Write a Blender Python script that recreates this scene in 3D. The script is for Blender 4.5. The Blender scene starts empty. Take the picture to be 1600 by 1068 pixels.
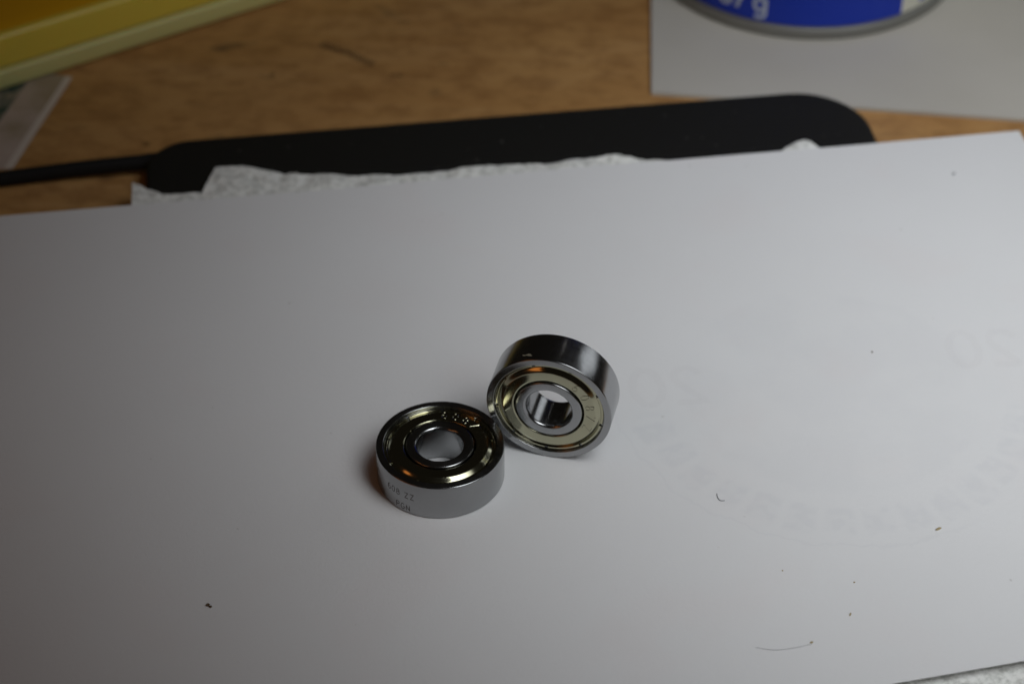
import bpy, bmesh, math, random
from mathutils import Vector, Matrix, noise
random.seed(7)
S = 0.001                       # everything below is written in millimetres
R = math.radians
sc = bpy.context.scene
COL = sc.collection

# ---------------------------------------------------------------- camera
cam = bpy.data.cameras.new('camera')
cam.sensor_width = 23.5
cam.lens = 50.0
cam.clip_start = 0.01
cam.clip_end = 20.0
cam.dof.use_dof = True
cam.dof.focus_distance = 0.366
cam.dof.aperture_fstop = 10.0
cam.dof.aperture_blades = 7
camo = bpy.data.objects.new('camera', cam)
camo.location = (0.01230, -0.27325, 0.26072)
camo.rotation_euler = (R(90 - 40.19), 0, 0)
COL.objects.link(camo)
sc.camera = camo

# ---------------------------------------------------------------- world and lamps (indoors: dim room, window on the right)
world = bpy.data.worlds.new('World')
sc.world = world
world.use_nodes = True
bg = world.node_tree.nodes['Background']
bg.inputs['Color'].default_value = (1.0, 0.86, 0.70, 1)
bg.inputs['Strength'].default_value = 0.009

def area(name, loc, target, sx, sy, power, col, spread=180, shape='RECTANGLE'):
    l = bpy.data.lights.new(name, 'AREA')
    l.shape = shape
    l.size, l.size_y = sx * S, sy * S
    l.energy = power
    l.color = col
    l.spread = R(spread)
    o = bpy.data.objects.new(name, l)
    o.location = Vector(loc) * S
    d = Vector(target) - Vector(loc)
    o.rotation_euler = d.to_track_quat('-Z', 'Y').to_euler()
    COL.objects.link(o)
    return o
area('window_light', (179, -63, 239), (116, 44, 0), 225, 225, 0.151, (0.95, 0.978, 1.0), 67)
area('room_lamp', (-350, -56, 380), (0, 0, 0), 150, 85, 0.030, (1.0, 0.34, 0.09), 180, 'ELLIPSE')
area('floor_lamp', (-350, -300, 195), (15, 4, 11), 260, 80, 0.046, (1.0, 0.34, 0.09), 180, 'ELLIPSE')
area('far_window', (440, 370, 250), (20, 4, 10), 190, 220, 0.13, (0.92, 0.96, 1.0))

l = bpy.data.lights.new('small_bulb', 'POINT')
l.energy, l.shadow_soft_size, l.color = 0.009, 0.006, (1.0, 0.97, 0.92)
o = bpy.data.objects.new('small_bulb', l)
o.location = (0.17, 0.53, 0.47)
COL.objects.link(o)

sc.view_settings.view_transform = 'Standard'
sc.view_settings.look = 'None'
sc.view_settings.exposure = 0.0
sc.view_settings.gamma = 1.0
sc.view_settings.use_curve_mapping = False

# ---------------------------------------------------------------- material helpers
def mat(name, col=(0.5, 0.5, 0.5), rough=0.5, metal=0.0, **kw):
    m = bpy.data.materials.new(name)
    m.use_nodes = True
    b = m.node_tree.nodes['Principled BSDF']
    b.inputs['Base Color'].default_value = (*col, 1)
    b.inputs['Roughness'].default_value = rough
    b.inputs['Metallic'].default_value = metal
    for k, v in kw.items():
        b.inputs[k].default_value = v
    return m

class NT:
    def __init__(s, m):
        s.t = m.node_tree
        s.b = s.t.nodes['Principled BSDF']
    def n(s, typ, **kw):
        x = s.t.nodes.new(typ)
        for k, v in kw.items():
            if hasattr(x, k):
                setattr(x, k, v)
            else:
                x.inputs[k].default_value = v
        return x
    def l(s, a, b):
        s.t.links.new(a, b)
    def obj(s, scale=(1, 1, 1), rot=(0, 0, 0), loc=(0, 0, 0)):
        c = s.n('ShaderNodeTexCoord')
        m = s.n('ShaderNodeMapping')
        m.inputs['Scale'].default_value = scale
        m.inputs['Rotation'].default_value = rot
        m.inputs['Location'].default_value = loc
        s.l(c.outputs['Object'], m.inputs['Vector'])
        return m.outputs['Vector']
    def noise(s, vec, scale, detail=4, rough=0.55, dist=0.0):
        x = s.n('ShaderNodeTexNoise')
        x.inputs['Scale'].default_value = scale
        x.inputs['Detail'].default_value = detail
        x.inputs['Roughness'].default_value = rough
        x.inputs['Distortion'].default_value = dist
        s.l(vec, x.inputs['Vector'])
        return x.outputs['Fac']
    def ramp(s, fac, stops):
        r = s.n('ShaderNodeValToRGB')
        el = r.color_ramp.elements
        while len(el) < len(stops):
            el.new(0.5)
        for e, (p, c) in zip(el, stops):
            e.position = p
            e.color = (*c, 1) if len(c) == 3 else c
        s.l(fac, r.inputs['Fac'])
        return r.outputs['Color']
    def math(s, op, a, b=None, c=None, clamp=False):
        x = s.n('ShaderNodeMath', operation=op)
        x.use_clamp = clamp
        for i, v in enumerate((a, b, c)):
            if v is None:
                continue
            if isinstance(v, (int, float)):
                x.inputs[i].default_value = v
            else:
                s.l(v, x.inputs[i])
        return x.outputs[0]
    def mix(s, fac, a, b, blend='MIX'):
        x = s.n('ShaderNodeMix', data_type='RGBA', blend_type=blend)
        for sock, v in ((x.inputs[0], fac), (x.inputs[6], a), (x.inputs[7], b)):
            if isinstance(v, (int, float)):
                sock.default_value = v
            elif isinstance(v, tuple):
                sock.default_value = (*v, 1)
            else:
                s.l(v, sock)
        return x.outputs[2]
    def bump(s, h, strength, dist):
        x = s.n('ShaderNodeBump')
        x.inputs['Strength'].default_value = strength
        x.inputs['Distance'].default_value = dist
        s.l(h, x.inputs['Height'])
        s.l(x.outputs['Normal'], s.b.inputs['Normal'])

def steel(name, col, r0, r1, aniso, grain=1.0, spots=True):
    m = mat(name, col, r0, 1.0, Anisotropic=aniso)
    m.node_tree.nodes['Principled BSDF'].inputs['Anisotropic Rotation'].default_value = 0.25
    t = NT(m)
    v = t.obj()
    f = t.noise(v, 900, 3)
    g = t.noise(t.obj((150, 150, 9000)), 1.0, 3, 0.6)
    rr = t.ramp(t.math('MULTIPLY', t.math('ADD', f, g), 0.5), [(0.35, (r0,) * 3), (0.68, (r1,) * 3)])
    t.l(rr, t.b.inputs['Roughness'])
    if spots:
        s1 = t.noise(v, 2600, 2)
        s2 = t.noise(v, 260, 4)
        dk = tuple(c * 0.75 for c in col)
        c1 = t.mix(t.ramp(s2, [(0.42, (0, 0, 0)), (0.72, (0.4, 0.4, 0.4))]), col, tuple(c * 0.85 for c in col))
        c2 = t.mix(t.ramp(s1, [(0.70, (0, 0, 0)), (0.76, (1, 1, 1))]), c1, dk)
        t.l(c2, t.b.inputs['Base Color'])
    t.bump(t.math('ADD', g, t.math('MULTIPLY', f, 0.6)), 0.10 * grain, 0.00002)
    tg = t.n('ShaderNodeTangent', direction_type='RADIAL', axis='Z')
    t.l(tg.outputs['Tangent'], t.b.inputs['Tangent'])
    return m

M = {}
M['race'] = steel('ground_bearing_steel', (0.365, 0.37, 0.375), 0.17, 0.26, 0.5, 1.2)
M['shield'] = steel('nickel_shield', (0.45, 0.435, 0.31), 0.11, 0.16, 0.2, 0.10)
M['etch'] = mat('laser_etch', (0.11, 0.105, 0.105), 0.6)
M['scuff'] = mat('pale_scuff', (0.55, 0.50, 0.38), 0.55, 0.6)

# ---------------------------------------------------------------- object helpers
def link(name, me, m=None, parent=None, smooth=None):
    if m is not None:
        me.materials.append(m)
    if smooth is not None:
        me.shade_smooth()
        me.set_sharp_from_angle(angle=R(smooth))
    o = bpy.data.objects.new(name, me)
    COL.objects.link(o)
    if parent is not None:
        o.parent = parent
    return o
def from_bm(name, bm, m=None, parent=None, smooth=None):
    bmesh.ops.recalc_face_normals(bm, faces=bm.faces)
    me = bpy.data.meshes.new(name)
    bm.to_mesh(me)
    bm.free()
    return link(name, me, m, parent, smooth)
def from_py(name, v, f, m=None, parent=None, smooth=None):
    me = bpy.data.meshes.new(name)
    me.from_pydata([tuple(c * S for c in p) for p in v], [], f)
    me.update()
    return link(name, me, m, parent, smooth)
def empty(name, loc=(0, 0, 0), rot=(0, 0, 0)):
    o = bpy.data.objects.new(name, None)
    o.empty_display_size = 0.005
    o.location = Vector(loc) * S
    o.rotation_euler = rot
    COL.objects.link(o)
    return o
def tag(o, label, cat, group=None):
    o['label'] = label
    o['category'] = cat
    if group:
        o['group'] = group
    return o

def lathe(prof, seg=160, a0=0.0, a1=2 * math.pi, closed=True):
    """prof: closed loop of (r,z). full turn unless a0/a1 given."""
    full = abs(a1 - a0 - 2 * math.pi) < 1e-6
    n = seg if full else seg + 1
    v, f = [], []
    k = len(prof)
    for i in range(n):
        a = a0 + (a1 - a0) * i / seg
        c, s = math.cos(a), math.sin(a)
        v += [(r * c, r * s, z) for r, z in prof]
    for i in range(seg):
        j = (i + 1) % n
        for p in range(k if closed else k - 1):
            q = (p + 1) % k
            f.append((i * k + p, j * k + p, j * k + q, i * k + q))
    if not full and closed:
        f.append(tuple(range(k)))
        f.append(tuple((n - 1) * k + p for p in reversed(range(k))))
    return v, f
def arc(cx, cz, r, d0, d1, n=5):
    return [(cx + r * math.cos(R(d0 + (d1 - d0) * i / n)), cz + r * math.sin(R(d0 + (d1 - d0) * i / n))) for i in range(n + 1)]

# stroke lettering (x 0..w, y 0..1)
def ell(cx, cy, rx, ry, d0=0, d1=360, n=14):
    return [(cx + rx * math.cos(R(d0 + (d1 - d0) * i / n)), cy + ry * math.sin(R(d0 + (d1 - d0) * i / n))) for i in range(n + 1)]
GL = {
    '6': [[(0.52, 0.93), (0.36, 1.0), (0.18, 0.9), (0.05, 0.62), (0.03, 0.36)] + ell(0.3, 0.28, 0.27, 0.28, 170, 520, 16)],
    '0': [ell(0.3, 0.5, 0.28, 0.5, 90, 450, 18)],
    '8': [ell(0.3, 0.75, 0.23, 0.25, -90, 270, 14), ell(0.3, 0.25, 0.28, 0.25, 90, 450, 14)],
    'Z': [[(0.03, 1), (0.57, 1), (0.03, 0), (0.58, 0)]],
    'P': [[(0.05, 0), (0.05, 1), (0.35, 1)] + ell(0.35, 0.75, 0.23, 0.25, 70, -90, 8) + [(0.05, 0.5)]],
    'G': [ell(0.32, 0.5, 0.29, 0.5, 50, 320, 14) + [(0.58, 0.45), (0.34, 0.45)]],
    'N': [[(0.04, 0), (0.04, 1), (0.56, 0), (0.56, 1)]],
    '2': [ell(0.3, 0.74, 0.25, 0.26, 165, -35, 10) + [(0.03, 0.02), (0.58, 0.02)]],
    '1': [[(0.1, 0.8), (0.32, 1), (0.32, 0)]],
    ',': [[(0.18, 0.1), (0.1, -0.16)]],
    '7': [[(0.04, 1), (0.57, 1), (0.22, 0)]],
    '5': [[(0.52, 1), (0.12, 1), (0.08, 0.58)] + ell(0.28, 0.32, 0.28, 0.32, 130, -150, 12)],
    '/': [[(0.02, -0.05), (0.42, 1.05)]],
    'g': [ell(0.28, 0.33, 0.24, 0.3, 0, 360, 14), [(0.53, 0.66), (0.53, -0.12)] + ell(0.29, -0.1, 0.24, 0.2, 0, -150, 8)],
    'E': [[(0.55, 1), (0.06, 1), (0.06, 0), (0.55, 0)], [(0.06, 0.5), (0.46, 0.5)]],
}
def glyph_lines(txt, h, gap=0.24, wid=0.6):
    x, out = 0.0, []
    for ch in txt:
        if ch != ' ':
            for pl in GL[ch]:
                out.append([((x + px) * h, py * h) for px, py in pl])
        x += (wid + gap) * (0.7 if ch == ' ' else 1)
    return out, (x - gap) * h
def ribbon(lines, w, fn, t=0.0, sub=0.25):
    """flat strokes of width w mapped by fn(u,v,height) -> xyz; t gives thickness"""
    v, f = [], []
    for pl in lines:
        pts = [pl[0]]
        for a, b in zip(pl, pl[1:]):
            L = math.hypot(b[0] - a[0], b[1] - a[1])
            k = max(1, int(L / sub))
            pts += [(a[0] + (b[0] - a[0]) * i / k, a[1] + (b[1] - a[1]) * i / k) for i in range(1, k + 1)]
        base = len(v)
        n = len(pts)
        for i, p in enumerate(pts):
            a, b = pts[max(0, i - 1)], pts[min(n - 1, i + 1)]
            dx, dy = b[0] - a[0], b[1] - a[1]
            L = math.hypot(dx, dy) or 1
            nx, ny = -dy / L * w / 2, dx / L * w / 2
            v += [fn(p[0] + nx, p[1] + ny, 0), fn(p[0], p[1], t), fn(p[0] - nx, p[1] - ny, 0)]
        for i in range(n - 1):
            q = base + 3 * i
            f += [(q, q + 1, q + 4, q + 3), (q + 1, q + 2, q + 5, q + 4)]
    return v, f

# ---------------------------------------------------------------- the setting: table top
m = mat('table_wood', rough=0.5)
t = NT(m)
v1 = t.obj((1, 6, 1), (0, 0, R(-9)))
g1 = t.noise(v1, 14, 6, 0.6, 0.6)
g2 = t.noise(t.obj((1, 14, 1), (0, 0, R(-9))), 60, 4, 0.6, 0.3)
g3 = t.noise(t.obj(), 9, 3)
c = t.ramp(t.math('ADD', t.math('MULTIPLY', g1, 0.6), t.math('MULTIPLY', g2, 0.4)),
           [(0.30, (0.40, 0.20, 0.066)), (0.5, (0.51, 0.285, 0.10)), (0.70, (0.58, 0.35, 0.145))])
c = t.mix(t.ramp(g3, [(0.35, (0.6,) * 3), (0.65, (0, 0, 0))]), c, (0.36, 0.18, 0.06))
mot = t.noise(t.obj((1, 1.6, 1), (0, 0, R(12))), 130, 4, 0.65)
c = t.mix(t.ramp(mot, [(0.38, (0.55,) * 3), (0.56, (0, 0, 0))]), c, (0.26, 0.12, 0.036))
sp = t.noise(t.obj((1, 2.2, 1), (0, 0, R(-15)), (0.013, 0.021, 0)), 75, 2, 0.4)
c = t.mix(t.ramp(sp, [(0.70, (0, 0, 0)), (0.80, (0.75, 0.75, 0.75))]), c, (0.05, 0.035, 0.022))
t.l(c, t.b.inputs['Base Color'])
t.l(t.ramp(g1, [(0.3, (0.42,) * 3), (0.7, (0.62,) * 3)]), t.b.inputs['Roughness'])
t.bump(g2, 0.25, 0.0003)
ZT = -7.5
bm = bmesh.new()
bmesh.ops.create_cube(bm, size=1, matrix=Matrix.Translation((0.02, 0.06, (ZT - 10) * S)) @ Matrix.Diagonal((0.70, 0.62, 0.020, 1)))
bmesh.ops.bevel(bm, geom=bm.edges[:], offset=0.002, segments=2, affect='EDGES')
tb = from_bm('table_top', bm, m, smooth=40)
tb['kind'] = 'structure'
ms = mat('dark_stain', (0.035, 0.022, 0.012), 0.7, Alpha=0.27)
for pl, w_ in (([(-31.0, 149.4), (-28.2, 147.2), (-24.6, 145.5), (-21.0, 142.2), (-18.8, 140.6)], 2.3), ([(-41.8, 136.6), (-40.6, 136.2)], 1.6), ([(-66.6, 109.9), (-65.2, 109.6)], 1.5), ([(-14.8, 136.4), (-12.0, 136.0)], 1.1)):
    vv, ff = ribbon([pl], w_, lambda u, v_, t_: (u, v_, ZT + 0.01), 0, 0.6)
    from_py('stain', vv, ff, ms, tb)
tb['label'] = 'worn orange brown wooden table top'

# ---------------------------------------------------------------- sheets
def fbm(x, y, z=0.0, o=3):
    return noise.fractal((x, y, z), 1.0, 2.0, o)

def sheet(name, corners, nx, ny, zf, th, m, edge=None):
    """closed thin sheet from four corners (far left, far right, near right, near left) with height zf(x,y,u,v)"""
    A, B, C_, D = [Vector(c) for c in corners]
    v, f = [], []
    for s in (0, 1):
        for j in range(ny + 1):
            w = j / ny
            for i in range(nx + 1):
                u = i / nx
                p = (A * (1 - u) + B * u) * (1 - w) + (D * (1 - u) + C_ * u) * w
                if edge:
                    p = p + edge(u, w)
                z = zf(p.x, p.y, u, w)
                v.append((p.x, p.y, z - (th if s else 0)))
    N = (nx + 1) * (ny + 1)
    ix = lambda i, j, s: s * N + j * (nx + 1) + i
    for j in range(ny):
        for i in range(nx):
            f.append((ix(i, j + 1, 0), ix(i + 1, j + 1, 0), ix(i + 1, j, 0), ix(i, j, 0)))
            f.append((ix(i, j, 1), ix(i + 1, j, 1), ix(i + 1, j + 1, 1), ix(i, j + 1, 1)))
    for i in range(nx):
        f.append((ix(i, 0, 0), ix(i + 1, 0, 0), ix(i + 1, 0, 1), ix(i, 0, 1)))
        f.append((ix(i + 1, ny, 0), ix(i, ny, 0), ix(i, ny, 1), ix(i + 1, ny, 1)))
    for j in range(ny):
        f.append((ix(0, j + 1, 0), ix(0, j, 0), ix(0, j, 1), ix(0, j + 1, 1)))
        f.append((ix(nx, j, 0), ix(nx, j + 1, 0), ix(nx, j + 1, 1), ix(nx, j, 1)))
    return from_py(name, v, f, m, smooth=50)

# the white sheet the bearings stand on, with faint print showing through from its underside
m = mat('white_paper', (0.80, 0.805, 0.81), 0.75)
t = NT(m)
EC = (70.0, 22.5)                                       # centre of the round print
vec = t.obj(loc=(-EC[0] * S, -EC[1] * S, 0))
sx = t.n('ShaderNodeSeparateXYZ')
t.l(vec, sx.inputs[0])
X, Y = sx.outputs[0], sx.outputs[1]
rad = t.math('SQRT', t.math('ADD', t.math('MULTIPLY', X, X), t.math('MULTIPLY', Y, Y)))
wob = t.math('MULTIPLY', t.math('SUBTRACT', t.noise(vec, 160, 3), 0.5), 0.005)
radw = t.math('ADD', rad, wob)
ang = t.math('ARCTAN2', Y, X)
def band(x, a, b, e):
    lo = t.n('ShaderNodeMapRange', interpolation_type='SMOOTHSTEP')
    lo.inputs[1].default_value, lo.inputs[2].default_value = a - e, a + e
    hi = t.n('ShaderNodeMapRange', interpolation_type='SMOOTHSTEP')
    hi.inputs[1].default_value, hi.inputs[2].default_value = b - e, b + e
    hi.inputs[3].default_value, hi.inputs[4].default_value = 1, 0
    t.l(x, lo.inputs[0]); t.l(x, hi.inputs[0])
    return t.math('MULTIPLY', lo.outputs[0], hi.outputs[0])
lettering = t.math('MULTIPLY', band(radw, 0.0310, 0.0372, 0.0007), band(ang, R(-168), R(-8), 0.05))
cell = t.math('FRACT', t.math('MULTIPLY', ang, 5.2))
blocks = t.math('MULTIPLY', lettering, band(cell, 0.12, 0.86, 0.10))
strokes = t.ramp(t.noise(vec, 420, 1, 0.3), [(0.40, (0.35,) * 3), (0.58, (1, 1, 1))])
blocks = t.math('MULTIPLY', blocks, strokes)
disc = t.math('MULTIPLY', band(radw, -0.01, 0.0270, 0.0012),
              t.ramp(t.noise(t.obj(loc=(0.03, 0.01, 0)), 55, 3), [(0.42, (0, 0, 0)), (0.56, (1, 1, 1))]))
line = t.math('MULTIPLY', band(radw, 0.0395, 0.0400, 0.0003), band(ang, R(-175), R(-60), 0.2))
ink = t.math('ADD', t.math('MULTIPLY', blocks, 0.075), t.math('ADD', t.math('MULTIPLY', disc, 0.035), t.math('MULTIPLY', line, 0.05)))
c = t.mix(ink, (0.80, 0.805, 0.812), (0.36, 0.38, 0.46))
red = t.ramp(t.noise(t.obj(loc=(0.05, 0.02, 0)), 34, 3), [(0.54, (0, 0, 0)), (0.66, (0.06, 0.06, 0.06))])
c = t.mix(red, c, (0.80, 0.62, 0.60))
# finger grease and fine dirt specks
dirt = t.ramp(t.noise(t.obj(), 420, 2, 0.5), [(0.755, (0, 0, 0)), (0.80, (0.35,) * 3)])
c = t.mix(dirt, c, (0.25, 0.22, 0.18))
sm = t.ramp(t.noise(t.obj(), 22, 4), [(0.35, (0.05,) * 3), (0.65, (0, 0, 0))])
c = t.mix(sm, c, (0.45, 0.45, 0.45))
t.l(c, t.b.inputs['Base Color'])
fib = t.noise(t.obj(), 1500, 3, 0.7)
cof = t.noise(t.obj(), 260, 3, 0.6)
t.bump(t.math('ADD', fib, t.math('MULTIPLY', cof, 0.7)), 0.5, 0.00014)

def paper_z(x, y, u, w):
    z = 0.10 * fbm(x * 0.018, y * 0.018, 3.1)
    d = math.hypot(x - 8, y - 2)
    z *= min(1.0, max(0.0, (d - 25) / 30))              # flat under the bearings
    lift = max(0.0, (u - 0.45) / 0.55) ** 1.6 * max(0.0, (w - 0.72) / 0.28) ** 2
    return z + 3.2 * lift
def paper_edge(u, w):
    return Vector((0.0, 0.35 * fbm(u * 3.0, 1.7, 0) * (1 - w), 0)) * min(1, max(0, 1 - w * 4))
PC = [(-89.9, 74.0, 0), (118.5, 103.9, 0), (139.5, -34.5, 0), (-69.0, -76.0, 0)]
def pz(x, y):
    """height of the sheet at a point (finds u, w of the sheet by iteration)"""
    u = w = 0.5
    for _ in range(30):
        fx, fy = PC[0][0] + (PC[1][0] - PC[0][0]) * u, PC[0][1] + (PC[1][1] - PC[0][1]) * u
        nx_, ny_ = PC[3][0] + (PC[2][0] - PC[3][0]) * u, PC[3][1] + (PC[2][1] - PC[3][1]) * u
        w = (y - fy) / (ny_ - fy)
        lx, rx = PC[0][0] + (PC[3][0] - PC[0][0]) * w, PC[1][0] + (PC[2][0] - PC[1][0]) * w
        u = (x - lx) / (rx - lx)
    return paper_z(x, y, u, w)
paper = sheet('paper_sheet', PC, 90, 64, paper_z, 0.11, m, paper_edge)
tag(paper, 'white paper sheet with faint round print showing through, under the two bearings', 'paper')
mg = mat('show_through_ink', (0.55, 0.38, 0.42), 0.8, Alpha=0.016)
for (cx, cy, rz, h) in ((40.5, 23.0, 0.10, 9.5), (99.5, 33.5, 0.05, 9.5)):
    ln, wd = glyph_lines('20', h, 0.2)
    ca, sa = math.cos(rz), math.sin(rz)
    def fn(u, v_, t_, cx=cx, cy=cy, wd=wd, h=h, ca=ca, sa=sa):
        x, y = -(u - wd / 2), v_ - h / 2                # mirrored: printed on the other side
        px, py = cx + x * ca - y * sa, cy + x * sa + y * ca
        return (px, py, paper_z(px, py, 0, 0) + 0.02 + 0.0)
    vv, ff = ribbon(ln, 1.5, fn, 0.0, 0.8)
    from_py('show_through_numeral', vv, ff, mg, paper)

# thin board under the tin
m = mat('grey_board', (0.62, 0.60, 0.565), 0.7)
t = NT(m)
c = t.ramp(t.noise(t.obj(), 12, 4), [(0.3, (0.49, 0.465, 0.41)), (0.7, (0.58, 0.555, 0.50))])
t.l(c, t.b.inputs['Base Color'])
t.bump(t.noise(t.obj(), 500, 3), 0.1, 0.0002)
o = sheet('paper_sheet', [(50, 276, 0), (197, 258, 0), (189, 109.2, 0), (43.0, 128.3, 0)], 20, 20,
          lambda x, y, u, w: ZT + 0.9, 0.86, m)
tag(o, 'pale grey card sheet lying on the table under the blue tin', 'card')

# scrap of printed paper half under the yellow box
m = mat('scrap_paper', (0.55, 0.47, 0.42), 0.6)
t = NT(m)
c = t.ramp(t.noise(t.obj(), 60, 4), [(0.35, (0.34, 0.28, 0.20)), (0.5, (0.46, 0.38, 0.33)), (0.7, (0.54, 0.46, 0.41))])
sx = t.n('ShaderNodeSeparateXYZ')
t.l(t.obj(), sx.inputs[0])
# pale margin along its right side, dark green print towards the upper left corner
mr = t.math('SUBTRACT', sx.outputs[0], t.math('MULTIPLY', sx.outputs[1], 0.215))
c = t.mix(t.math('GREATER_THAN', mr, -0.1162), c, (0.62, 0.56, 0.50))
gr = t.math('SUBTRACT', sx.outputs[1], t.math('MULTIPLY', sx.outputs[0], 1.1))
c = t.mix(t.math('MULTIPLY', t.math('LESS_THAN', mr, -0.1240), t.ramp(t.noise(t.obj(), 300, 2), [(0.35, (0.4,) * 3), (0.6, (1, 1, 1))])), c, (0.035, 0.075, 0.06))
t.l(c, t.b.inputs['Base Color'])
o = sheet('paper_scrap', [(-125, 146, 0), (-85.6, 135.2, 0), (-92.8, 100.6, 0), (-132, 97, 0)], 24, 24,
          lambda x, y, u, w: ZT + 0.25 + 0.12 * fbm(x * .06, y * .06), 0.12, m)
tag(o, 'pinkish paper scrap with dark green print, half under the yellow box', 'paper')

# ---------------------------------------------------------------- black flat pad with its cable
m = mat('black_plastic', (0.012, 0.012, 0.012), 0.75, **{'Specular IOR Level': 0.22})
t = NT(m)
d = t.ramp(t.noise(t.obj(), 700, 2, 0.4), [(0.73, (0.011, 0.0105, 0.009)), (0.80, (0.09, 0.088, 0.08))])
t.l(d, t.b.inputs['Base Color'])
t.bump(t.noise(t.obj(), 1800, 2), 0.2, 0.0001)
PZ = -1.5
pad = empty('black_pad', (23.8, 19.4, ZT), (0, 0, R(7.9)))
tag(pad, 'flat black pad with rounded corners and a cable, sticking out behind the paper', 'pad')
def rrect(hx, hy, r, n=10):
    pts = []
    rs = r if isinstance(r, tuple) else (r,) * 4
    for (sx_, sy_, d0), r in zip(((1, 1, 0), (-1, 1, 90), (-1, -1, 180), (1, -1, 270)), rs):
        pts += [(sx_ * (hx - r) + r * math.cos(R(d0 + 90 * i / n)), sy_ * (hy - r) + r * math.sin(R(d0 + 90 * i / n))) for i in range(n + 1)]
    return pts
def rslab(hx, hy, r, rings, n=10):
    """stack of rounded rectangles; rings = [(inset, z)]"""
    v, f = [], []
    for ins, z in rings:
        v += [(x, y, z) for x, y in rrect(hx - ins, hy - ins, tuple(max(0.2, q - ins) for q in (r if isinstance(r, tuple) else (r,) * 4)), n)]
    k = 4 * (n + 1)
    for j in range(len(rings) - 1):
        for i in range(k):
            q = (i + 1) % k
            f.append((j * k + i, j * k + q, (j + 1) * k + q, (j + 1) * k + i))
    f.append(tuple(reversed(range(k))))
    f.append(tuple((len(rings) - 1) * k + i for i in range(k)))
    return v, f
vv, ff = rslab(76.1, 94.0, (15.0, 9.5, 12.0, 12.0), [(1.2, 0.02), (0.3, 0.5), (0, 1.2), (0, 4.9), (0.25, 5.5), (0.7, 5.85), (1.3, 6.0)])
from_py('body', vv, ff, m, pad, 35)
def tube(path, rad, seg=12):
    v, f = [], []
    n = len(path)
    for i, p in enumerate(path):
        a, b = Vector(path[max(0, i - 1)]), Vector(path[min(n - 1, i + 1)])
        d = (b - a).normalized()
        s = d.cross(Vector((0, 0, 1))).normalized()
        u = s.cross(d)
        r = rad[i] if isinstance(rad, (list, tuple)) else rad
        for k in range(seg):
            an = 2 * math.pi * k / seg
            q = Vector(p) + s * r * math.cos(an) + u * r * math.sin(an)
            v.append(tuple(q))
    for i in range(n - 1):
        for k in range(seg):
            q = (k + 1) % seg
            f.append((i * seg + k, i * seg + q, (i + 1) * seg + q, (i + 1) * seg + k))
    f.append(tuple(reversed(range(seg))))
    f.append(tuple((n - 1) * seg + k for k in range(seg)))
    return v, f
def spline(P, n=12):
    out = []
    for i in range(len(P) - 1):
        p0, p1, p2, p3 = [Vector(P[max(0, min(len(P) - 1, k))]) for k in (i - 1, i, i + 1, i + 2)]
        for j in range(n):
            s = j / n
            out.append(0.5 * ((2 * p1) + (p2 - p0) * s + (2 * p0 - 5 * p1 + 4 * p2 - p3) * s * s + (3 * p1 - p0 - 3 * p2 + p3) * s ** 3))
    out.append(Vector(P[-1]))
    return out
rot = Matrix.Rotation(-R(7.9), 3, 'Z')
def to_pad(p):
    return tuple(rot @ (Vector(p) - Vector((23.8, 19.4, ZT))))
mc = mat('cable_rubber', (0.009, 0.009, 0.009), 0.75, **{'Specular IOR Level': 0.25})
P = [to_pad(p) for p in ((-58, 99.9, -4.6), (-66, 98.9, -4.7), (-76, 97.6, -5.0), (-88, 95.9, -5.7), (-102, 92.8, -5.85), (-122, 87, -5.95), (-150, 70, -5.95))]
vv, ff = tube(spline(P), 1.65)
from_py('cable', vv, ff, mc, pad, 60)
vv, ff = tube([to_pad(p) for p in ((-58.5, 99.95, -4.6), (-63, 99.3, -4.65), (-65.5, 99.0, -4.7), (-66, 98.9, -4.7))], [1.8, 1.8, 1.65, 1.5])
from_py('strain_relief', vv, ff, mc, pad, 40)

# ---------------------------------------------------------------- paper towel layers between pad and sheet
m = mat('tissue', (0.70, 0.71, 0.69), 0.9)
t = NT(m)
n1 = t.noise(t.obj(), 700, 3, 0.7)
c = t.ramp(n1, [(0.32, (0.52, 0.53, 0.50)), (0.58, (0.86, 0.87, 0.84))])
t.l(c, t.b.inputs['Base Color'])
t.bump(t.math('ADD', n1, t.noise(t.obj(), 260, 3)), 0.5, 0.0003)

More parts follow.
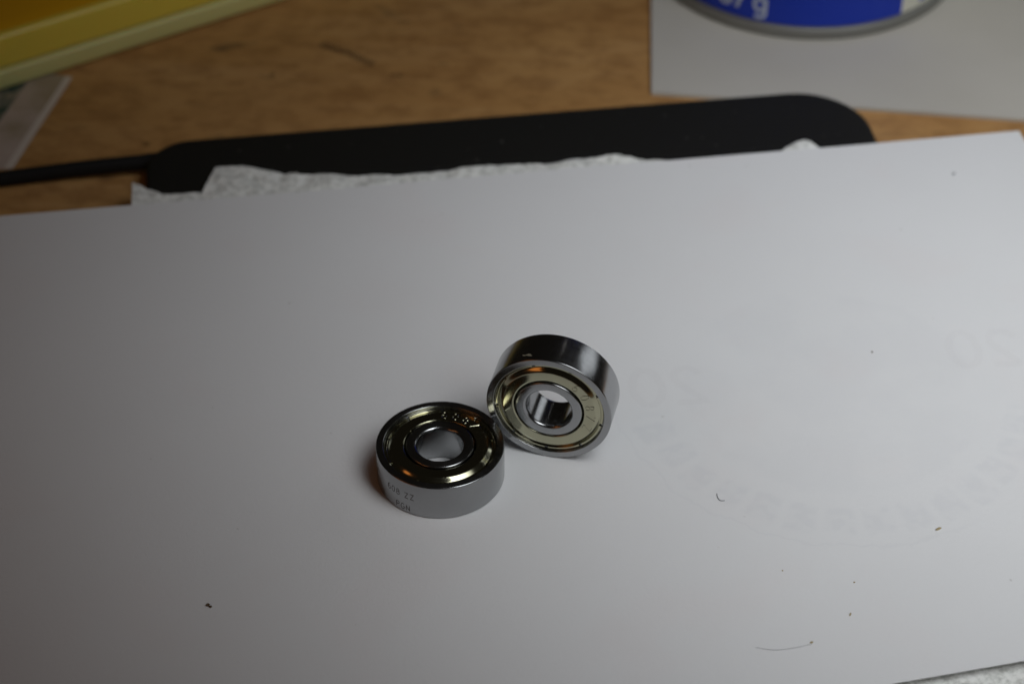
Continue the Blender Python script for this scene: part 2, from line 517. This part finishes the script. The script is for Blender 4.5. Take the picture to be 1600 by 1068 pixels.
def towel(name, far, near, nx, ny, base, amp, label, seed):
    """crumpled tissue between a far outline and a near outline (lists of points, interpolated)"""
    def along(P, u):
        L = [0]
        for a, b in zip(P, P[1:]):
            L.append(L[-1] + math.hypot(b[0] - a[0], b[1] - a[1]))
        s = u * L[-1]
        for k in range(len(P) - 1):
            if s <= L[k + 1] + 1e-6:
                q = (s - L[k]) / max(1e-6, L[k + 1] - L[k])
                return Vector(P[k]).lerp(Vector(P[k + 1]), q)
        return Vector(P[-1])
    v, f = [], []
    for s in (0, 1):
        for j in range(ny + 1):
            w = j / ny
            w2 = w * w * (3 - 2 * w)
            for i in range(nx + 1):
                u = i / nx
                a, b = along(far, u), along(near, u)
                p = a.lerp(b, w2)
                e = (1 - min(1, w2 / 0.06)) * 0.5 + (1 - min(1, (1 - w2) / 0.06)) * 0.5
                x = p.x + e * 0.5 * fbm(p.x * .9, p.y * .9, seed)
                y = p.y + e * 0.7 * fbm(p.x * .8, p.y * .8, seed + 5)
                cr = abs(fbm(x * .10, y * .16, seed, 2)) + 0.18 * abs(fbm(x * .34, y * .34, seed + 9, 2))
                z = base + min(amp, amp * 1.1 * cr) - (0.05 if s else 0)
                z += p.z
                if y < 74.0 + (x + 89.9) * 0.1435 - 0.4:
                    z = min(z, -0.32) - (0.05 if s else 0)
                v.append((x, y, z))
    N = (nx + 1) * (ny + 1)
    ix = lambda i, j, s: s * N + j * (nx + 1) + i
    for j in range(ny):
        for i in range(nx):
            f.append((ix(i, j + 1, 0), ix(i + 1, j + 1, 0), ix(i + 1, j, 0), ix(i, j, 0)))
            f.append((ix(i, j, 1), ix(i + 1, j, 1), ix(i + 1, j + 1, 1), ix(i, j + 1, 1)))
    for i in range(nx):
        f.append((ix(i, 0, 0), ix(i + 1, 0, 0), ix(i + 1, 0, 1), ix(i, 0, 1)))
        f.append((ix(i + 1, ny, 0), ix(i, ny, 0), ix(i, ny, 1), ix(i + 1, ny, 1)))
    for j in range(ny):
        f.append((ix(0, j + 1, 0), ix(0, j, 0), ix(0, j, 1), ix(0, j + 1, 1)))
        f.append((ix(nx, j, 0), ix(nx, j + 1, 0), ix(nx, j + 1, 1), ix(nx, j, 1)))
    o = from_py(name, v, f, m, smooth=70)
    return tag(o, label, 'tissue')
towel('paper_towel', [(-65.2, 87.4, 0.1), (-58.5, 83.2, 0), (-52, 83.8, 0), (-30, 84, 0), (60, 88, 0), (88, 90, 0)],
      [(-50, -40, 0), (0, -48, 0), (60, -52.5, 0), (79.5, -49.4, 0), (93.5, -46.2, 0), (108, -43, 0)], 220, 120, -1.42, 0.6,
      'lower torn white tissue whose corner peeks out left of the wider tissue', 3.0)
towel('paper_towel', [(-48.6, 91.8, 0.3), (-44, 91.9, .3), (-40, 91.2, .2), (-35, 89.8, 0), (-20.4, 88.8, 0), (-8.6, 89.2, 0), (-.7, 90.7, 0), (4.6, 91.9, .2), (15.2, 93, 0), (21.8, 92.9, 0.1), (25.7, 94.4, .3), (33.7, 95.3, 0.2), (39, 94.5, 0.1), (48, 94.0, 0), (56, 93.6, 0), (66, 95, 0), (69.5, 99.2, 0), (71.5, 100.7, 0.3), (74, 100.8, 0.3), (76, 99.0, 0), (80, 94, 0)],
      [(-51.5, 78, 0), (-30, 40, 0), (20, 40, 0), (60, 50, 0), (82, 60, 0)], 260, 60, -0.95, 0.75,
      'wrinkled white tissue strip along the far paper edge on the black pad', 11.0)

# ---------------------------------------------------------------- yellow plastic box
box = empty('yellow_box', (0, 0, ZT))
tag(box, 'translucent yellow plastic box with a seam, at the far left of the table', 'box')
ang = math.atan2(169.1 - 131.4, -41.8 + 101.1)
L_, D_ = 165.0, 95.0
ctr = Vector((-101.1, 131.4)) + Vector((math.cos(ang), math.sin(ang))) * 26 + Vector((-math.sin(ang), math.cos(ang))) * (D_ / 2 - 2.0)
box.location = (ctr.x * S, ctr.y * S, ZT * S)
box.rotation_euler = (0, 0, ang)
mb = mat('pale_yellow_plastic', (0.72, 0.70, 0.29), 0.38, **{'Subsurface Weight': 0.25, 'Subsurface Scale': 0.003})
ml = mat('yellow_plastic', (0.84, 0.66, 0.085), 0.30, **{'Subsurface Weight': 0.2, 'Subsurface Scale': 0.003})
mt = mat('amber_plastic', (0.80, 0.42, 0.012), 0.3)
vv, ff = rslab(L_ / 2, D_ / 2, 9, [(1.0, 0.05), (0.2, 0.7), (0, 1.4), (0, 4.6), (0.35, 5.0), (1.6, 5.2)])
from_py('base', vv, ff, mb, box, 40)
vv, ff = rslab(L_ / 2, D_ / 2, 9, [(1.8, 5.4), (0.5, 5.7), (0.15, 6.1), (0.1, 12.0), (0.3, 13.0), (0.9, 13.6), (1.9, 13.7), (2.5, 13.3), (2.8, 12.4)])
lid = from_py('lid', vv, ff, ml, box, 40)
vv, ff = rslab(L_ / 2 - 3.2, D_ / 2 - 3.2, 6.5, [(0, 12.45), (0, 12.6), (0.4, 12.75)])
from_py('lid_panel', vv, ff, mt, lid, 40)

# ---------------------------------------------------------------- tin can
can = empty('tin_can', (81.8, 185.8, ZT + 0.92))
tag(can, 'blue labelled tin standing on the grey card, lettering cut by the frame', 'tin')
mm = mat('tin_plate', (0.30, 0.30, 0.28), 0.6, 0.75)
t = NT(mm)
t.l(t.ramp(t.noise(t.obj(), 120, 3), [(0.3, (0.5,) * 3), (0.7, (0.68,) * 3)]), t.b.inputs['Roughness'])
mblue = mat('blue_label', (0.002, 0.032, 0.43), 0.5)
mwht = mat('cream_label', (0.68, 0.67, 0.57), 0.4)
mtxt = mat('label_white_ink', (0.50, 0.56, 0.68), 0.45)
rim = arc(36.25, 0.6, 0.5, -100, 0, 5) + arc(36.25, 2.45, 0.5, 0, 100, 5)
prof = [(33.5, 1.4), (34.6, 0.5)] + rim + [(35.8, 3.0), (35.8, 107.5)] + arc(36.0, 108.6, 0.8, -60, 120, 8) + [(34.8, 107.0), (0.5, 107.0), (0.5, 1.4)]
vv, ff = lathe(prof, 128)
body = from_py('body', vv, ff, mm, can, 40)
def wrap(name, a0, a1, z0, z1, r, mt_, parent):
    seg = max(8, int((a1 - a0) / 2))
    v, f = lathe([(r - 0.1, z0), (r, z0), (r, z1), (r - 0.1, z1)], seg, R(a0), R(a1))
    return from_py(name, v, f, mt_, parent, 40)
A_B = -57.5                                              # where blue gives way to cream on the right
lb = wrap('label', -215, A_B, 3.3, 105, 36.05, mblue, can)
lc = wrap('label_panel', A_B + 0.05, 145, 3.3, 105, 36.05, mwht, can)
def can_text(txt, h, a0, z0, w, mt_, parent, gap=0.22, slope=0):
    ln, wd = glyph_lines(txt, h, gap)
    fn = lambda u, v_, t_: ((36.10 + t_) * math.cos(R(a0) + u / 36.1), (36.10 + t_) * math.sin(R(a0) + u / 36.1), z0 + v_ + slope * u)
    v, f = ribbon(ln, w, fn, 0.02, 0.3)
    return from_py('lettering', v, f, mt_, parent)
can_text('1,75/g', 5.2, -148, 5.8, 0.85, mtxt, lb)
can_text('E', 8.0, -49, 5.2, 1.3, mblue, lc)

# ---------------------------------------------------------------- ball bearings
def ring_profile_outer():
    p = arc(10.82, 6.82, 0.18, 0, 90, 5)                          # outer top chamfer
    p += [(10.2, 7.0), (9.84, 7.0)] + arc(9.84, 6.88, 0.12, 90, 165, 4)
    p += [(9.68, 6.36), (9.62, 6.30), (9.30, 6.27), (9.25, 5.9)]
    low = [(r, 7.0 - z) for r, z in reversed(p)]
    return p + low
def ring_profile_inner():
    p = [(5.85, 6.2)] + arc(5.62, 6.76, 0.24, 0, 90, 4) + [(5.0, 7.0), (4.52, 7.0)]
    p += arc(4.52, 6.48, 0.52, 95, 175, 5)
    p += [(4.0, 6.3)]
    low = [(r, 7.0 - z) for r, z in reversed(p)]
    return p + low
SH = [(9.06, 6.32), (9.00, 6.325), (8.93, 6.35), (8.83, 6.405), (8.62, 6.55), (8.40, 6.70), (8.28, 6.77), (8.18, 6.83), (8.08, 6.868), (7.97, 6.89), (7.84, 6.897), (7.4, 6.90), (6.6, 6.90), (6.40, 6.893),
      (6.27, 6.86), (6.18, 6.78), (6.14, 6.60), (6.24, 6.52), (6.6, 6.65), (7.8, 6.65), (8.2, 6.5), (8.9, 6.1), (9.06, 6.1)]
TAB = [(9.04, 6.18), (9.04, 6.40), (9.07, 6.47), (9.13, 6.51), (9.22, 6.525), (9.40, 6.525), (9.49, 6.51), (9.55, 6.47), (9.57, 6.40), (9.57, 6.30), (9.28, 6.30), (9.24, 6.18)]
ME = {}
def mesh_of(key, vf, m_, smooth):
    if key not in ME:
        me = bpy.data.meshes.new(key)
        me.from_pydata([tuple(c * S for c in p) for p in vf[0]], [], vf[1])
        me.update()
        me.materials.append(m_)
        me.shade_smooth()
        me.set_sharp_from_angle(angle=R(smooth))
        ME[key] = me
    return ME[key]
def part(name, me, parent, rot=None, loc=None):
    o = bpy.data.objects.new(name, me)
    COL.objects.link(o)
    o.parent = parent
    if rot:
        o.rotation_euler = rot
    if loc:
        o.location = Vector(loc) * S
    return o
def bearing(loc, rot, label, notch0, text_a0, text_step):
    b = empty('ball_bearing', loc, rot)
    tag(b, label, 'bearing', 'the two small steel ball bearings')
    part('outer_ring', mesh_of('outer_ring', lathe(ring_profile_outer(), 200), M['race'], 28), b)
    part('inner_ring', mesh_of('inner_ring', lathe(ring_profile_inner(), 144), M['race'], 28), b)
    tabm = mesh_of('crimp_tab', lathe(TAB, 22, R(1.7), R(38.3)), M['shield'], 40)
    for side in (0, 1):
        s = part('shield', mesh_of('shield', lathe(SH, 180), M['shield'], 40), b)
        if side:
            s.rotation_euler = (math.pi, 0, 0)
            s.location = (0, 0, 7.0 * S)
        for k in range(9):
            part('crimp_tab', tabm, s, (0, 0, R(notch0 + 40 * k)))
        if side == 0:
            v, f = [], []
            h = 1.55
            for i, ch in enumerate('608ZZ'):
                a = R(text_a0 - text_step * i)              # centre angle of this character, clockwise
                def fn(u, w_, t_, a=a):
                    x, y = u - 0.3 * h * 0.95, 6.62 + w_     # bottoms towards the bore
                    return (x * math.sin(a) + y * math.cos(a), -x * math.cos(a) + y * math.sin(a), 6.894 + t_)
                ln, _ = glyph_lines(ch, h)
                v2, f2 = ribbon(ln, 0.16, fn, 0.042, 0.2)
                base = len(v)
                v += v2
                f += [tuple(q + base for q in ff_) for ff_ in f2]
            from_py('stamped_lettering', v, f, M['shield'], s, 20)
    return b
b1 = bearing((0, 0, 0.10), (0, 0, 0), 'ball bearing lying flat on the white paper with etched lettering on its rim', 89, 86, 15.5)
nrm = Vector((-0.2425, -0.9702, 0.0)).normalized()
xax = Vector((0, 0, 1)).cross(nrm).normalized()
rm = Matrix((xax, nrm.cross(xax), nrm)).transposed()
fc = Vector((18.55, 4.35, 11.08))                        # centre of its front face
b2 = bearing(fc - nrm * 7.0, rm.to_euler(), 'ball bearing standing upright on its rim, leaning against the flat one', 27.5, 50.5, 18.4)

# etched lettering on the rim of the flat bearing
def rim_text(txt, h, ac, zc, w, parent, mt_, name='etched_lettering', wid=0.56):
    ln, wd = glyph_lines(txt, h, 0.28)
    fn = lambda u, v_, t_: ((11.012 + t_) * math.cos(R(ac) + (u - wd / 2) / 11.0), (11.012 + t_) * math.sin(R(ac) + (u - wd / 2) / 11.0), zc + v_ - h / 2)
    v, f = ribbon(ln, w, fn, 0.002, 0.2)
    return from_py(name, v, f, mt_, parent)
rim_text('608 ZZ', 1.2, -127.5, 4.0, 0.15, b1, M['etch'])
rim_text('PGN', 1.2, -124.5, 1.15, 0.15, b1, M['etch'])
# small pale scuff on the upper rim of the upright bearing
v, f = ribbon([[(0, 0), (0.5, 0.3), (0.9, 0.1)], [(0.8, 0.15), (1.4, 0.5), (1.9, 0.55)], [(1.0, 0.0), (1.6, 0.25)]], 0.2,
              lambda u, w_, t_: ((11.012 + t_) * math.cos(R(117) - u / 11), (11.012 + t_) * math.sin(R(117) - u / 11), 5.3 + w_), 0.002, 0.2)
from_py('scuff_mark', v, f, M['scuff'], b2)

# ---------------------------------------------------------------- crumbs and fibres on the sheet
mcr = mat('brown_crumb', (0.10, 0.055, 0.018), 0.7)
mst = mat('straw_fibre', (0.36, 0.29, 0.15), 0.7)
mgf = mat('grey_fibre', (0.30, 0.31, 0.33), 0.7)
def crumb(x, y, r, m_, label, st=1.0, rz=0.0):
    bm = bmesh.new()
    bmesh.ops.create_icosphere(bm, subdivisions=2, radius=1)
    for vtx in bm.verts:
        k = 1 + 0.35 * fbm(vtx.co.x * 2 + x, vtx.co.y * 2, vtx.co.z * 2)
        vtx.co = Vector((vtx.co.x * r * st * k, vtx.co.y * r * k, vtx.co.z * r * 0.7 * k)) * S
    o = from_bm('crumb', bm, m_, smooth=30)
    o.location = Vector((x, y, pz(x, y) + r * 0.5)) * S
    o.rotation_euler = (0, 0, rz)
    return tag(o, label, 'crumb', 'specks on the white paper')
def fibre(P, r, m_, label):
    pts = [(x, y, pz(x, y) + z) for x, y, z in P]
    vv, ff = tube(spline(pts, 6), r, 6)
    o = from_py('fibre', vv, ff, m_, smooth=60)
    return tag(o, label, 'fibre', 'specks on the white paper')
crumb(-37.05, -30.7, 0.30, mcr, 'brown crumb alone on the left front of the white paper', 1.1, 0.5)
crumb(-36.6, -31.1, 0.24, mcr, 'smaller dark crumb touching the brown crumb on the left front')
crumb(84.1, -13.4, 0.24, mst, 'straw coloured speck on the right front of the paper', 2.4, 0.5)
crumb(78.7, 32.4, 0.17, mcr, 'tiny brown speck right of the upright bearing, inside the faint print')
crumb(102.4, 88.4, 0.26, mgf, 'grey speck near the far right corner of the paper', 1.8, 0.9)
fibre([(47.4, -4.9, 0.1), (47.5, -6.0, 0.12), (47.9, -6.6, 0.12), (48.6, -6.6, 0.1)], 0.07, mgf, 'short hooked grey fibre on the faint print lettering')
fibre([(51, -40.0, 0.08), (54, -40.6, 0.1), (57, -40.2, 0.1), (60, -39.4, 0.08)], 0.03, mgf, 'thin curved fibre near the front edge of the paper')
crumb(60.0, -39.0, 0.17, mst, 'pale speck at the end of the thin curved fibre', 1.9, 0.4)
crumb(66.9, -33.0, 0.15, mst, 'pale sliver between the thin fibre and the straw speck', 2.6, 1.2)
crumb(56.9, -23.1, 0.14, mst, 'tiny straw speck in front of the faint print')
crumb(68.4, -25.8, 0.15, mst, 'small round straw speck right of the tiny one, in front of the faint print')
